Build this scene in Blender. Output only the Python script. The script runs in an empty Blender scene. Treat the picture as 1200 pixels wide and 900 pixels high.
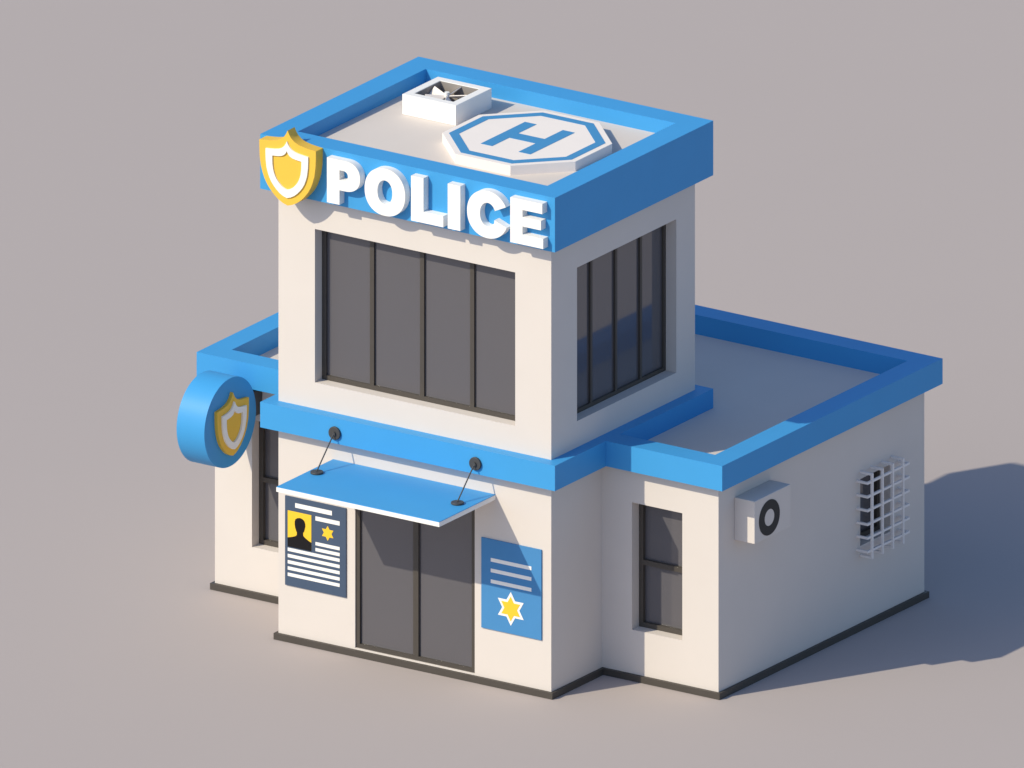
import bpy, bmesh, math
from mathutils import Vector, Matrix
S = bpy.context.scene
COL = S.collection
R = math.radians

# ------------------------------------------------------------ camera (parallel projection)
E, A = 19.02, 33.69
cam = bpy.data.cameras.new('camera'); cam.type = 'ORTHO'; cam.ortho_scale = 1200 / 86.0
cam.clip_start = 0.5; cam.clip_end = 600
camo = bpy.data.objects.new('camera', cam); COL.objects.link(camo)
camo.rotation_euler = (R(90 - E), 0, R(A))
rt = Vector((math.cos(R(A)), math.sin(R(A)), 0))
fw = Vector((-math.sin(R(A)) * math.cos(R(E)), math.cos(R(A)) * math.cos(R(E)), -math.sin(R(E))))
up = rt.cross(fw)
camo.location = rt * (-46 / 86.0) + up * (368.3 / 86.0) - fw * 60
S.camera = camo

# ------------------------------------------------------------ light
SUN = Vector((-.552, -1.0, .915)).normalized()          # towards the sun
elev = math.asin(SUN.z); azim = math.atan2(SUN.x, SUN.y)
w = bpy.data.worlds.new('World'); S.world = w; w.use_nodes = True
nt = w.node_tree; bg = nt.nodes['Background']
sky = nt.nodes.new('ShaderNodeTexSky'); sky.sky_type = 'NISHITA'; sky.sun_disc = False
sky.sun_elevation = elev; sky.sun_rotation = azim; sky.ozone_density = 3.6
nt.links.new(sky.outputs[0], bg.inputs[0]); bg.inputs[1].default_value = 0.147
sl = bpy.data.lights.new('sun', 'SUN'); sl.energy = 3.80; sl.angle = R(0.5); sl.color = (1.0, .906, .69)
so = bpy.data.objects.new('sun', sl); COL.objects.link(so)
so.rotation_euler = SUN.to_track_quat('Z', 'Y').to_euler(); so.location = SUN * 40
S.view_settings.view_transform = 'Standard'; S.view_settings.look = 'None'
S.view_settings.exposure = 0; S.view_settings.gamma = 1
S.render.engine = 'CYCLES'; S.cycles.max_bounces = 8

# ------------------------------------------------------------ materials
def mat(name, col, rough=.6, var=.03, scale=3.0, bump=.0, ior=1.45, spec=.5):
    m = bpy.data.materials.new(name); m.use_nodes = True
    n = m.node_tree.nodes; l = m.node_tree.links; b = n['Principled BSDF']
    b.inputs['Roughness'].default_value = rough; b.inputs['IOR'].default_value = ior
    b.inputs['Specular IOR Level'].default_value = spec
    tc = n.new('ShaderNodeTexCoord'); nz = n.new('ShaderNodeTexNoise')
    nz.inputs['Scale'].default_value = scale; nz.inputs['Detail'].default_value = 5
    l.new(tc.outputs['Object'], nz.inputs['Vector'])
    mr = n.new('ShaderNodeMapRange'); mr.inputs[1].default_value = .3; mr.inputs[2].default_value = .7
    mr.inputs[3].default_value = 1 - var; mr.inputs[4].default_value = 1 + var
    l.new(nz.outputs[0], mr.inputs[0])
    mx = n.new('ShaderNodeVectorMath'); mx.operation = 'SCALE'; mx.inputs[0].default_value = col
    l.new(mr.outputs[0], mx.inputs['Scale']); l.new(mx.outputs[0], b.inputs['Base Color'])
    if bump:
        n2 = n.new('ShaderNodeTexNoise'); n2.inputs['Scale'].default_value = 60; n2.inputs['Detail'].default_value = 4
        l.new(tc.outputs['Object'], n2.inputs['Vector'])
        bp = n.new('ShaderNodeBump'); bp.inputs['Strength'].default_value = bump; bp.inputs['Distance'].default_value = .01
        l.new(n2.outputs[0], bp.inputs['Height']); l.new(bp.outputs[0], b.inputs['Normal'])
    return m
M = dict(
    ground=mat('ground', (.436, .386, .376), .9, .003, .5, .0, spec=.2),
    wall=mat('wall_plaster', (.66, .605, .572), .8, .012, 1.5, .05, spec=.3),
    roof=mat('roof_plaster', (.66, .60, .56), .8, .012, 1.5, .05, spec=.3),
    blue=mat('blue_paint', (.050, .312, .665), .5, .015, 2.0, spec=.35),
    blue2=mat('blue_print', (.062, .235, .50), .6, .015, 4.0, spec=.3),
    white=mat('white_paint', (.86, .84, .82), .5, .01, 3, spec=.3),
    frame=mat('bronze_metal', (.066, .057, .050), .5, .04, 6),
    dark=mat('dark_metal', (.055, .055, .058), .5, .05, 10),
    glass=mat('tinted_glass', (.100, .096, .109), .05, .004, 1, ior=1.72),
    yellow=mat('yellow_paint', (.80, .50, .065), .5, .01, 4, spec=.3),
    yellow2=mat('yellow_print', (.86, .55, .04), .6, .01, 4, spec=.2),
    slate=mat('slate_print', (.060, .090, .150), .6, .02, 4, spec=.3),
    duct=mat('duct_grey', (.22, .21, .205), .6, .03, 6),
    blue3=mat('blue_roof_paint', (.060, .265, .53), .6, .015, 4.0, spec=.3),
    pad=mat('helipad_paint', (.86, .79, .745), .6, .01, 3, spec=.3),
    bars=mat('grille_paint', (.80, .76, .75), .5, .01, 3, spec=.3),
    ringd=mat('fan_plastic', (.026, .028, .031), .5, .03, 8, spec=.3),
    lining=mat('duct_lining', (.27, .245, .23), .7, .03, 6),
    black=mat('black_print', (.010, .009, .011), .6, .02, 4, spec=.2),
)

# ------------------------------------------------------------ helpers
def tag(o, label=None, cat=None, group=None, kind=None):
    if label: o['label'] = label
    if cat: o['category'] = cat
    if group: o['group'] = group
    if kind: o['kind'] = kind
    return o
def link(name, me, m, parent=None):
    o = bpy.data.objects.new(name, me); COL.objects.link(o)
    me.materials.clear(); me.materials.append(m)
    if parent is not None:
        o.parent = parent
        o.matrix_parent_inverse = Matrix.Identity(4)
        o.location = -wloc(parent)
    return o
def wloc(o):
    v = Vector(o.location)
    while o.parent is not None:
        o = o.parent; v += Vector(o.location)
    return v
def empty(name, loc, label, cat, group=None):
    o = bpy.data.objects.new(name, None); COL.objects.link(o); o.location = loc
    o.empty_display_size = .2
    return tag(o, label, cat, group)
def from_bm(name, bm, m, parent=None, smooth=False, bev=0):
    bmesh.ops.recalc_face_normals(bm, faces=bm.faces[:]) if smooth != 'keep' else None
    me = bpy.data.meshes.new(name); bm.to_mesh(me); bm.free()
    if smooth != 'keep':
        for p in me.polygons: p.use_smooth = False
    if smooth is True:
        for p in me.polygons: p.use_smooth = True
        me.set_sharp_from_angle(angle=R(35))
    o = link(name, me, m, parent)
    if bev:
        md = o.modifiers.new('bevel', 'BEVEL'); md.width = bev; md.segments = 2; md.limit_method = 'ANGLE'; md.angle_limit = R(40)
    return o
def bx(bm, x0, x1, y0, y1, z0, z1):
    v = [bm.verts.new(p) for p in ((x0,y0,z0),(x1,y0,z0),(x1,y1,z0),(x0,y1,z0),(x0,y0,z1),(x1,y0,z1),(x1,y1,z1),(x0,y1,z1))]
    for f in ((0,3,2,1),(4,5,6,7),(0,1,5,4),(1,2,6,5),(2,3,7,6),(3,0,4,7)):
        bm.faces.new([v[i] for i in f])
def boxes(name, lst, m, parent=None, bev=0):
    bm = bmesh.new()
    for b in lst: bx(bm, *b)
    return from_bm(name, bm, m, parent, bev=bev)
def ring(bm, x0, x1, y0, y1, t, z0, z1):
    """closed rectangular kerb of width t, one clean mesh"""
    o = [(x0,y0),(x1,y0),(x1,y1),(x0,y1)]; i = [(x0+t,y0+t),(x1-t,y0+t),(x1-t,y1-t),(x0+t,y1-t)]
    V = [[bm.verts.new((p[0],p[1],z)) for p in q] for q in (o, i) for z in (z0, z1)]  # o0 o1 i0 i1
    for k in range(4):
        j = (k + 1) % 4
        bm.faces.new((V[0][k],V[0][j],V[1][j],V[1][k])); bm.faces.new((V[2][j],V[2][k],V[3][k],V[3][j]))
        bm.faces.new((V[1][k],V[1][j],V[3][j],V[3][k])); bm.faces.new((V[0][j],V[0][k],V[2][k],V[2][j]))
# wall face on a vertical plane, with openings: P(u, z, depth) -> point
def wall_face(bm, P, u0, u1, z0, z1, holes, depth=.17):
    us = sorted({u0, u1, *[h[0] for h in holes], *[h[1] for h in holes]})
    zs = sorted({z0, z1, *[h[2] for h in holes], *[h[3] for h in holes]})
    def inh(u, z): return any(h[0] < u < h[1] and h[2] < z < h[3] for h in holes)
    for a, b in zip(us, us[1:]):
        for c, d in zip(zs, zs[1:]):
            if not inh((a + b) / 2, (c + d) / 2):
                bm.faces.new([bm.verts.new(P(u, z, 0)) for u, z in ((a,c),(b,c),(b,d),(a,d))])
    for h in holes:
        a, b, c, d = h[:4]; dp = h[4] if len(h) > 4 else depth
        for p, q in (((a,c),(b,c)),((b,c),(b,d)),((b,d),(a,d)),((a,d),(a,c))):
            bm.faces.new([bm.verts.new(P(*p, 0)), bm.verts.new(P(*q, 0)), bm.verts.new(P(*q, dp + .09)), bm.verts.new(P(*p, dp + .09))])
# 2-D outline(s) -> solid plate; F maps (u, v, w) to a point, w = 0 back .. 1 front
def plate(name, outlines, depth, F, m, parent=None, bev=0, smooth=True):
    cu = bpy.data.curves.new(name, 'CURVE'); cu.dimensions = '2D'; cu.fill_mode = 'BOTH'; cu.extrude = depth / 2
    for ol in outlines:
        sp = cu.splines.new('POLY'); sp.points.add(len(ol) - 1); sp.use_cyclic_u = True
        for p, c in zip(sp.points, ol): p.co = (c[0], c[1], 0, 1)
    tmp = bpy.data.objects.new('tmp', cu); COL.objects.link(tmp)
    dg = bpy.context.evaluated_depsgraph_get(); dg.update()
    me = bpy.data.meshes.new_from_object(tmp.evaluated_get(dg))
    bpy.data.objects.remove(tmp); bpy.data.curves.remove(cu)
    me.name = name
    bm = bmesh.new(); bm.from_mesh(me); bpy.data.meshes.remove(me)
    bmesh.ops.remove_doubles(bm, verts=bm.verts[:], dist=1e-5)
    for v in bm.verts: v.co = F(v.co.x, v.co.y, v.co.z + depth / 2)
    bmesh.ops.recalc_face_normals(bm, faces=bm.faces[:])
    return from_bm(name, bm, m, parent, smooth, bev)
def front(y): return lambda u, v, w_: Vector((u, y - w_, v))           # stands on a wall that faces the door side
def flat(z): return lambda u, v, w_: Vector((u, v, z + w_))
def tube(bm, a, b, r, n=16):
    a = Vector(a); b = Vector(b); d = (b - a); q = d.to_track_quat('Z', 'Y')
    c = [[bm.verts.new(p + q @ Vector((r*math.cos(2*math.pi*k/n), r*math.sin(2*math.pi*k/n), 0))) for k in range(n)] for p in (a, b)]
    for k in range(n): bm.faces.new((c[0][k], c[0][(k+1)%n], c[1][(k+1)%n], c[1][k]))
    bm.faces.new(c[0][::-1]); bm.faces.new(c[1])
def tubeo(name, a, b, r, m, parent, n=24, bev=0):
    bm = bmesh.new(); tube(bm, a, b, r, n); return from_bm(name, bm, m, parent, True, bev)
def rect(x0, x1, z0, z1): return [(x0,z0),(x1,z0),(x1,z1),(x0,z1)]

# ------------------------------------------------------------ ground
bm = bmesh.new(); g = 400
bm.faces.new([bm.verts.new(p) for p in ((-g,-g,0),(g,-g,0),(g,g,0),(-g,g,0))])
tag(from_bm('ground', bm, M['ground']), kind='structure')

# ------------------------------------------------------------ building dimensions
W, D = 4.467, 3.53                      # tower
XL, XR, Y1, YB = -6.344, 1.903, 1.254, 6.31   # wings
Q = .18                                 # overhang of the blue bands
ZB, ZT, ZF = 3.07, 3.435, 3.155         # lower band, wing roof deck
UB, UT, UF = 6.51, 7.297, 7.09          # upper band, tower roof deck
UW = (-3.871, -.590, 3.812, 6.025)      # big front window
SW = (.633, 3.073, 3.812, 6.025)        # big side window
DR = (-3.212, -1.253, .115, 2.56, .02)  # entrance
LW = (-5.738, -4.913, .723, 2.558); RW = (.485, 1.310, .723, 2.558)
BW = (4.736, 5.472, 1.20, 2.165)
st = empty('police_station', (-2.2, 3.1, 0), 'white flat-roofed police station with blue bands, a two-storey front block and low wings', 'building')
fr = lambda u, z, d: Vector((u, d, z))
wf = lambda u, z, d: Vector((u, Y1 + d, z))
sd = lambda u, z, d: Vector((-d, u, z))
ws = lambda u, z, d: Vector((XR - d, u, z))
bm = bmesh.new()
wall_face(bm, fr, -W, 0, 0, ZB, [DR]); wall_face(bm, fr, -W, 0, ZT, UB, [UW])
wall_face(bm, sd, 0, Y1, 0, ZB, []); wall_face(bm, sd, 0, D, ZT, UB, [SW])
lf = lambda u, z, d: Vector((-W + d, u, z)); bk = lambda u, z, d: Vector((u, D - d, z))
wall_face(bm, lf, 0, Y1, 0, ZB, []); wall_face(bm, lf, 0, D, ZT, UB, []); wall_face(bm, bk, -W, 0, ZT, UB, [])
bmesh.ops.remove_doubles(bm, verts=bm.verts[:], dist=1e-4)
tag(from_bm('wall', bm, M['wall'], st), 'white plaster walls of the tall front block')
bm = bmesh.new()
wall_face(bm, wf, XL, -W, 0, ZB, [LW]); wall_face(bm, wf, 0, XR, 0, ZB, [RW])
wall_face(bm, ws, Y1, YB, 0, ZB, [BW])
wall_face(bm, lambda u, z, d: Vector((XL + d, u, z)), Y1, YB, 0, ZB, [])
wall_face(bm, lambda u, z, d: Vector((u, YB - d, z)), XL, XR, 0, ZB, [])
bmesh.ops.remove_doubles(bm, verts=bm.verts[:], dist=1e-4)
tag(from_bm('wall', bm, M['wall'], st), 'white plaster walls of the low wings')
# lower blue band: slab round the tower foot and kerb round the wing roof, butted end to end
t = .345
X0, X1, F0, F1 = XL - Q, XR + Q, Y1 - Q, YB + Q
o = boxes('parapet', [(-W-Q, Q, -Q, D+Q, ZB, ZT),
    (X0, -W-Q, F0, F0+t, ZB, ZT), (Q, X1, F0, F0+t, ZB, ZT),
    (X1-t, X1, F0+t, F1, ZB, ZT), (X0, X0+t, F0+t, F1, ZB, ZT), (X0+t, X1-t, F1-t, F1, ZB, ZT)], M['blue'], st)
tag(o, 'blue band and parapet round the lower roof')
boxes('roof', [(X0+t-.002, -W-Q-.001, F0+t-.002, F1-t+.002, ZB+.02, ZF), (Q+.001, X1-t+.002, F0+t-.002, F1-t+.002, ZB+.02, ZF),
               (-W-Q-.001, Q+.001, D+Q+.001, F1-t+.002, ZB+.02, ZF)], M['roof'], st)
bm = bmesh.new(); ring(bm, -W-Q, Q, -Q, D+Q, .37, UB, UT)
tag(from_bm('parapet', bm, M['blue'], st), 'tall blue band round the upper roof')
boxes('roof', [(-W-Q+.36, Q-.36, -Q+.36, D+Q-.36, UB+.01, UF)], M['roof'], st)
# skirting
p, hs = .049, .092
outl = [(-W-p,-p),(p,-p),(p,Y1-p),(XR+p,Y1-p),(XR+p,YB+p),(XL-p,YB+p),(XL-p,Y1-p),(-W-p,Y1-p)]
inn = [(-W+.1,.1),(-.1,.1),(-.1,Y1+.1),(XR-.1,Y1+.1),(XR-.1,YB-.1),(XL+.1,YB-.1),(XL+.1,Y1+.1),(-W+.1,Y1+.1)]
bm = bmesh.new(); n = len(outl)
vo = [[bm.verts.new((*q, z)) for q in outl] for z in (0, hs)]; vi = [bm.verts.new((*q, hs)) for q in inn]
for k in range(n):
    j = (k+1) % n
    bm.faces.new((vo[0][k], vo[0][j], vo[1][j], vo[1][k])); bm.faces.new((vo[1][k], vo[1][j], vi[j], vi[k]))
from_bm('skirting', bm, M['frame'], st)

# windows: frame mesh as the part, panes as its sub-parts
def window(P, a, b, c, d, dp, cols=1, rows=1, fw_=.07, mw=.07, fd=.055, label=None, name='window', extra=None):
    root = None
    bm = bmesh.new()
    def bar(u0, u1, z0, z1, d0=0, d1=None):
        d1 = fd + .02 if d1 is None else d1
        pts = [P(u, z, dp + dd) for dd in (d0, d1) for (u, z) in ((u0,z0),(u1,z0),(u1,z1),(u0,z1))]
        v = [bm.verts.new(q) for q in pts]
        for f in ((0,1,2,3),(7,6,5,4),(0,4,5,1),(1,5,6,2),(2,6,7,3),(3,7,4,0)): bm.faces.new([v[i] for i in f])
    e = .002
    bar(a+e, a+fw_, c+e, d-e); bar(b-fw_, b-e, c+e, d-e)
    bar(a+fw_, b-fw_, c+e, c+fw_); bar(a+fw_, b-fw_, d-fw_, d-e)
    cu = [a + (b-a)*k/cols for k in range(1, cols)]; rz = [c + (d-c)*k/rows for k in range(1, rows)]
    if extra: rz = [extra]
    for u in cu: bar(u-mw/2, u+mw/2, c+fw_, d-fw_)
    for z in rz: bar(a+fw_, b-fw_, z-mw/2, z+mw/2)
    root = from_bm(name, bm, M['frame'], st)
    if label: root['label'] = label
    ue = [a+fw_] + [x for u in cu for x in (u-mw/2, u+mw/2)] + [b-fw_]
    ze = [c+fw_] + [x for z in rz for x in (z-mw/2, z+mw/2)] + [d-fw_]
    for i in range(0, len(ue), 2):
        for k in range(0, len(ze), 2):
            bm = bmesh.new(); q = .01
            pts = [P(u, z, dp + fd + dd) for dd in (0, .012) for (u, z) in ((ue[i]-q,ze[k]-q),(ue[i+1]+q,ze[k]-q),(ue[i+1]+q,ze[k+1]+q),(ue[i]-q,ze[k+1]+q))]
            v = [bm.verts.new(x) for x in pts]
            for f in ((0,1,2,3),(7,6,5,4),(0,4,5,1),(1,5,6,2),(2,6,7,3),(3,7,4,0)): bm.faces.new([v[j] for j in f])
            from_bm('pane', bm, M['glass'], root)
    return root
window(fr, *UW, .17, cols=4, mw=.066, fd=.032, label='wide four-pane window above the awning')
window(sd, *SW, .17, cols=4, fw_=.06, mw=.05, fd=.03, label='four-pane window in the shaded side wall')
window(wf, *LW, .17, extra=1.66, label='narrow window behind the round sign')
window(wf, *RW, .17, extra=1.66, label='narrow window beside the shaded inner corner')
window(ws, *BW, .17, label='small window behind the white grille')
window(fr, *DR[:4], .02, cols=2, fw_=.062, mw=.085, fd=.035, label='dark glass double door under the awning', name='door')

# ------------------------------------------------------------ POLICE lettering
LZ, LH, LY, LD = 6.573, .646, -Q, .12
def arc(cx, cy, rx, ry, a0, a1, n=24, e=2.0):
    o = []
    for k in range(n + 1):
        a = R(a0 + (a1 - a0) * k / n); c, s = math.cos(a), math.sin(a)
        o.append((cx + rx * math.copysign(abs(c) ** (2/e), c), cy + ry * math.copysign(abs(s) ** (2/e), s)))
    return o
def sh(o, x): return [(a + x, b + LZ) for a, b in o]
ls = empty('sign_lettering', (-1.7, -Q, LZ), 'white raised capital letters spelling POLICE on the upper blue band', 'lettering')
letters = [
  ('letter_p', -3.474, [[(0,0),(.205,0),(.205,.211),(.30,.211)] + arc(.29,.4285,.252,.2175,-88,88,28,2.3) + [(.29,.646),(0,.646)],
                        [(.205,.360),(.265,.360)] + arc(.265,.430,.078,.070,-86,86,14,2.2) + [(.265,.500),(.205,.500)]]),
  ('letter_o', -2.857, [arc(.332,.323,.332,.340,0,357,90,2.15), arc(.332,.323,.122,.170,0,356,60,2.15)]),
  ('letter_l', -2.097, [[(0,0),(.528,0),(.528,.163),(.204,.163),(.204,.646),(0,.646)]]),
  ('letter_i', -1.496, [rect(0,.206,0,.646)]),
  ('letter_c', -1.180, [arc(.335,.323,.335,.340,27,338,70,2.1) + [(.447,.262)] + arc(.340,.323,.128,.170,-28,-336,44,2.1)[1:] + [(.45,.395)]]),
  ('letter_e', -.472, [[(0,0),(.539,0),(.539,.146),(.2,.146),(.2,.262),(.502,.262),(.502,.398),(.2,.398),(.2,.500),(.524,.500),(.524,.646),(0,.646)]]),
]
for nm, x, ol in letters:
    plate(nm, [sh(q, x) for q in ol], LD, front(LY), M['white'], ls)

# ------------------------------------------------------------ shields
half = [(0,1.083),(.022,1.035),(.055,.985),(.11,.938),(.18,.907),(.27,.888),(.36,.878),(.4625,.868),
        (.4625,.78),(.457,.64),(.438,.50),(.410,.405),(.380,.33),(.335,.25),(.28,.18),(.22,.118),(.155,.066),(.08,.025),(0,0)]
SH = half + [(-x, z) for x, z in half[-2:0:-1]]
def sc(o, k, dx, dz): return [(x*k + dx, z*k + dz) for x, z in o]
def shield(root, F, k, d, rd):
    """body of depth d with a raised white ring (rd) and centre field"""
    plate('shield_body', [sc(SH, k, 0, 0)], d, F, M['yellow'], root)
    F2 = lambda u, v, w_: F(u, v, w_ + d - .001)
    plate('ring', [sc(SH, .753*k, 0, .115*k), sc(SH, .517*k, 0, .235*k)], rd, F2, M['white'], root)
sr = empty('shield_emblem', (-4.082, -Q, 6.422), 'yellow police shield with white inner ring at the left end of the upper blue band', 'emblem')
shield(sr, lambda u, v, w_: Vector((-4.082 + u, -Q - w_, 6.422 + v)), 1.0, .175, .022)

# round blade sign on the left wing
RX, RY, RZ, RR, RT = -5.552, .44, 2.79, .635, .454
rs = empty('round_sign', (RX - RT/2, 1.254, RZ), 'thick blue round sign with a yellow shield, sticking out from the left wing', 'sign')
tubeo('disc', (RX - RT, RY, RZ), (RX, RY, RZ), RR, M['blue'], rs, 128)
boxes('bracket', [(RX-.33, RX-.015, RY+RR-.06, Y1-.001, 2.69, 3.05)], M['dark'], rs)
k2 = .84
em = plate('shield_body', [sc(SH, k2, 0, 0)], .05, lambda u, v, w_: Vector((RX + w_, RY + u, RZ - .47 + v)), M['yellow'], rs)
plate('ring', [sc(SH, .753*k2, 0, .115*k2), sc(SH, .517*k2, 0, .235*k2)], .03, lambda u, v, w_: Vector((RX + .049 + w_, RY + u, RZ - .47 + v)), M['white'], em)

# ------------------------------------------------------------ awning
aw = empty('awning', (-2.24, 0, 2.7), 'flat blue awning over the entrance, held by two thin dark rods', 'awning')
AX0, AX1, AD = -3.577, -.908, 1.39
sl_ = boxes('slab', [(AX0, AX1, -AD, -.001, 2.693, 2.757)], M['white'], aw)
boxes('top_sheet', [(AX0+.004, AX1-.004, -AD+.004, -.002, 2.7572, 2.765)], M['blue'], sl_)
for x in (-3.415, -1.112):
    a = Vector((x, -Q, 3.225)); b = Vector((x - .012, -.618, 2.7655))
    f = tubeo('wall_disc', a, a + Vector((0, -.035, 0)), .094, M['dark'], aw, 40, .006)
    tubeo('knob', a + Vector((0, -.034, 0)), a + Vector((0, -.058, 0)), .03, M['dark'], f, 20)
    tubeo('foot_disc', b, b + Vector((0, 0, .028)), .09, M['dark'], aw, 40, .006)
    tubeo('tie_rod', a + Vector((0, -.05, -.01)), b + Vector((0, 0, .03)), .0095, M['dark'], aw, 12)

# ------------------------------------------------------------ notice boards
def star(cx, cz, r, q=.577):
    return [(cx + (r if k % 2 == 0 else r*q) * math.sin(k*math.pi/6), cz + (r if k % 2 == 0 else r*q) * math.cos(k*math.pi/6)) for k in range(12)]
def ink(root, name, ol, m, lev):
    return plate(name, ol, .003, front(-.0215 - .0035*lev), m, root, smooth=False)
nb = empty('wanted_poster', (-3.848, 0, .814), 'dark slate notice with a head silhouette on yellow and white lines, left of the entrance', 'poster')
boxes('board', [(-4.346, -3.350, -.0215, -.0005, .814, 2.099)], M['slate'], nb)
ink(nb, 'title_line', [rect(-4.178,-3.577,1.957,2.022)], M['white'], 0)
ph = ink(nb, 'photo', [rect(-4.300,-3.914,1.378,1.896)], M['yellow2'], 0)
hx = -4.099
sil = [(-4.300,1.378),(-3.914,1.378),(-3.914,1.500),(-3.96,1.520),(-4.015,1.550),(-4.045,1.575),(-4.048,1.615),(-4.028,1.645),(-4.018,1.69),
       (-4.010,1.715),(-4.013,1.755),(-4.030,1.795),(-4.062,1.815),(-4.10,1.822),(-4.14,1.812),(-4.172,1.79),(-4.184,1.755),(-4.183,1.71),(-4.176,1.67),(-4.162,1.63),(-4.148,1.605),
       (-4.150,1.568),(-4.175,1.545),(-4.23,1.525),(-4.300,1.505)]
ink(ph, 'silhouette', [sil], M['black'], 1)
ink(nb, 'text_line', [rect(-3.846,-3.450,1.835,1.895)], M['white'], 0)
ink(nb, 'star', [star(-3.646,1.687,.108)], M['yellow2'], 0)
for z1 in (1.525, 1.440): ink(nb, 'text_line', [rect(-3.846,-3.450,z1-.047,z1)], M['white'], 0)
for k in range(5):
    z1 = 1.358 - .090*k; ink(nb, 'text_line', [rect(-4.300,-3.450,z1-.047,z1)], M['white'], 0)
nb = empty('notice_board', (-.641, 0, .81), 'blue notice with three white lines above a yellow six-pointed star, right of the entrance', 'poster')
boxes('board', [(-1.132, -.150, -.0215, -.0005, .812, 2.112)], M['blue2'], nb)
for z1 in (1.845, 1.692, 1.536): ink(nb, 'text_line', [rect(-.975,-.310,z1-.053,z1)], M['white'], 0)
s1 = ink(nb, 'star', [star(-.647,1.171,.243)], M['white'], 0); ink(s1, 'star_centre', [star(-.647,1.171,.178)], M['yellow2'], 1)

# ------------------------------------------------------------ helipad
hp = empty('helipad', (-1.63, 1.87, UF), 'raised white octagonal helipad with a blue ring and H on the upper roof', 'helipad')
def octo(ap): return [(-1.63 + ap/math.cos(R(22.5))*math.cos(R(22.5+45*k)), 1.855 + ap/math.cos(R(22.5))*math.sin(R(22.5+45*k))) for k in range(8)]
plate('pad', [octo(1.090)], .14, flat(UF), M['pad'], hp, smooth=False)
plate('painted_ring', [octo(1.005), octo(.875)], .003, flat(UF+.1405), M['blue3'], hp, smooth=False)
plate('letter_h', [[(-2.03,1.31),(-1.84,1.31),(-1.84,1.73),(-1.41,1.73),(-1.41,1.31),(-1.215,1.31),(-1.215,2.40),(-1.41,2.40),(-1.41,1.95),(-1.84,1.95),(-1.84,2.40),(-2.03,2.40)]],
      .003, flat(UF+.1405), M['blue3'], hp, smooth=False)

# ------------------------------------------------------------ roof fan
fx, fy, fh, fz = -3.385, 2.515, .44, 7.383
fn = empty('roof_fan', (fx, fy, UF), 'white square ventilation fan box on the back left of the upper roof', 'vent')
bm = bmesh.new(); ring(bm, fx-fh, fx+fh, fy-fh, fy+fh, .122, UF+.001, fz); from_bm('housing', bm, M['white'], fn, bev=.006)
boxes('base_plate', [(fx-fh+.11, fx+fh-.11, fy-fh+.11, fy+fh-.11, UF+.002, UF+.03)], M['duct'], fn)
tubeo('hub', (fx, fy, UF+.03), (fx, fy, fz-.015), .035, M['white'], fn, 24)
bm = bmesh.new(); ring(bm, fx-fh+.124, fx+fh-.124, fy-fh+.124, fy+fh-.124, .006, UF+.035, fz-.006); from_bm('duct_lining', bm, M['lining'], fn)
for k in range(5):
    a = R(72*k + 25); rad = Vector((math.cos(a), math.sin(a), 0)); tan = Vector((-math.sin(a), math.cos(a), 0))
    nrm = (tan * math.cos(R(38)) - Vector((0,0,1)) * math.sin(R(38)))
    th = nrm.cross(rad).normalized() * .006
    c = Vector((fx, fy, fz - .075)); bm = bmesh.new()
    pts = [c + rad*.03 - nrm*.02, c + rad*.30 - nrm*.088, c + rad*.30 + nrm*.088, c + rad*.03 + nrm*.02]
    v = [bm.verts.new(q - th) for q in pts] + [bm.verts.new(q + th) for q in pts]
    for f in ((0,1,2,3),(7,6,5,4),(0,4,5,1),(1,5,6,2),(2,6,7,3),(3,7,4,0)): bm.faces.new([v[i] for i in f])
    from_bm('blade', bm, M['pad'], fn)

# ------------------------------------------------------------ air conditioner
ac = empty('air_conditioner', (XR, 2.087, 2.175), 'white box air conditioner with a dark fan ring, hung high on the shaded side wall', 'air conditioner')
boxes('casing', [(XR+.0005, XR+.333, 1.643, 2.530, 2.175, 2.79)], M['wall'], ac, bev=.008)
circ = lambda r: [(2.0 + r*math.cos(2*math.pi*k/64), 2.462 + r*math.sin(2*math.pi*k/64)) for k in range(64)]
Fx = lambda x: (lambda u, v, w_: Vector((x + w_, u, v)))
plate('fan_ring', [circ(.253), circ(.120)], .006, Fx(XR+.3335), M['ringd'], ac)
plate('fan_hub', [circ(.118)], .004, Fx(XR+.3335), M['wall'], ac)

# ------------------------------------------------------------ window grille
gr = empty('window_grille', (XR, 5.125, 1.07), 'white cage of bent bars over the small window of the side wall', 'grille')
gx, br = XR + .175, .0155
def bent(name, pts):
    bm = bmesh.new()
    P = [Vector(p) for p in pts]
    # square-section swept bar with mitred bends
    fr_ = []
    for i, q in enumerate(P):
        d0 = (P[i]-P[i-1]).normalized() if i else (P[1]-P[0]).normalized()
        d1 = (P[i+1]-P[i]).normalized() if i < len(P)-1 else d0
        nmid = (d0 + d1).normalized()
        side = ((P[1]-P[0]).cross(P[2]-P[1])).normalized(); upv = side.cross(nmid).normalized()
        kk = 1 / max(.5, nmid.dot(d0))
        fr_.append([bm.verts.new(q + side*a*br + upv*b*br*kk) for a, b in ((-1,-1),(1,-1),(1,1),(-1,1))])
    for s0, s1_ in zip(fr_, fr_[1:]):
        for k in range(4): bm.faces.new((s0[k], s0[(k+1)%4], s1_[(k+1)%4], s1_[k]))
    bm.faces.new(fr_[0][::-1]); bm.faces.new(fr_[-1])
    return from_bm(name, bm, M['bars'], gr)
for k in range(6):
    z = 2.160 - .198*k
    bent('bar', [(XR, 4.655, z), (gx-.004, 4.655, z), (gx-.004, 5.66, z), (XR, 5.66, z)])
for k in range(4):
    y = 4.746 + .253*k
    bent('bar', [(XR, y, 1.065), (gx+.012, y, 1.065), (gx+.012, y, 2.265), (XR, y, 2.265)])
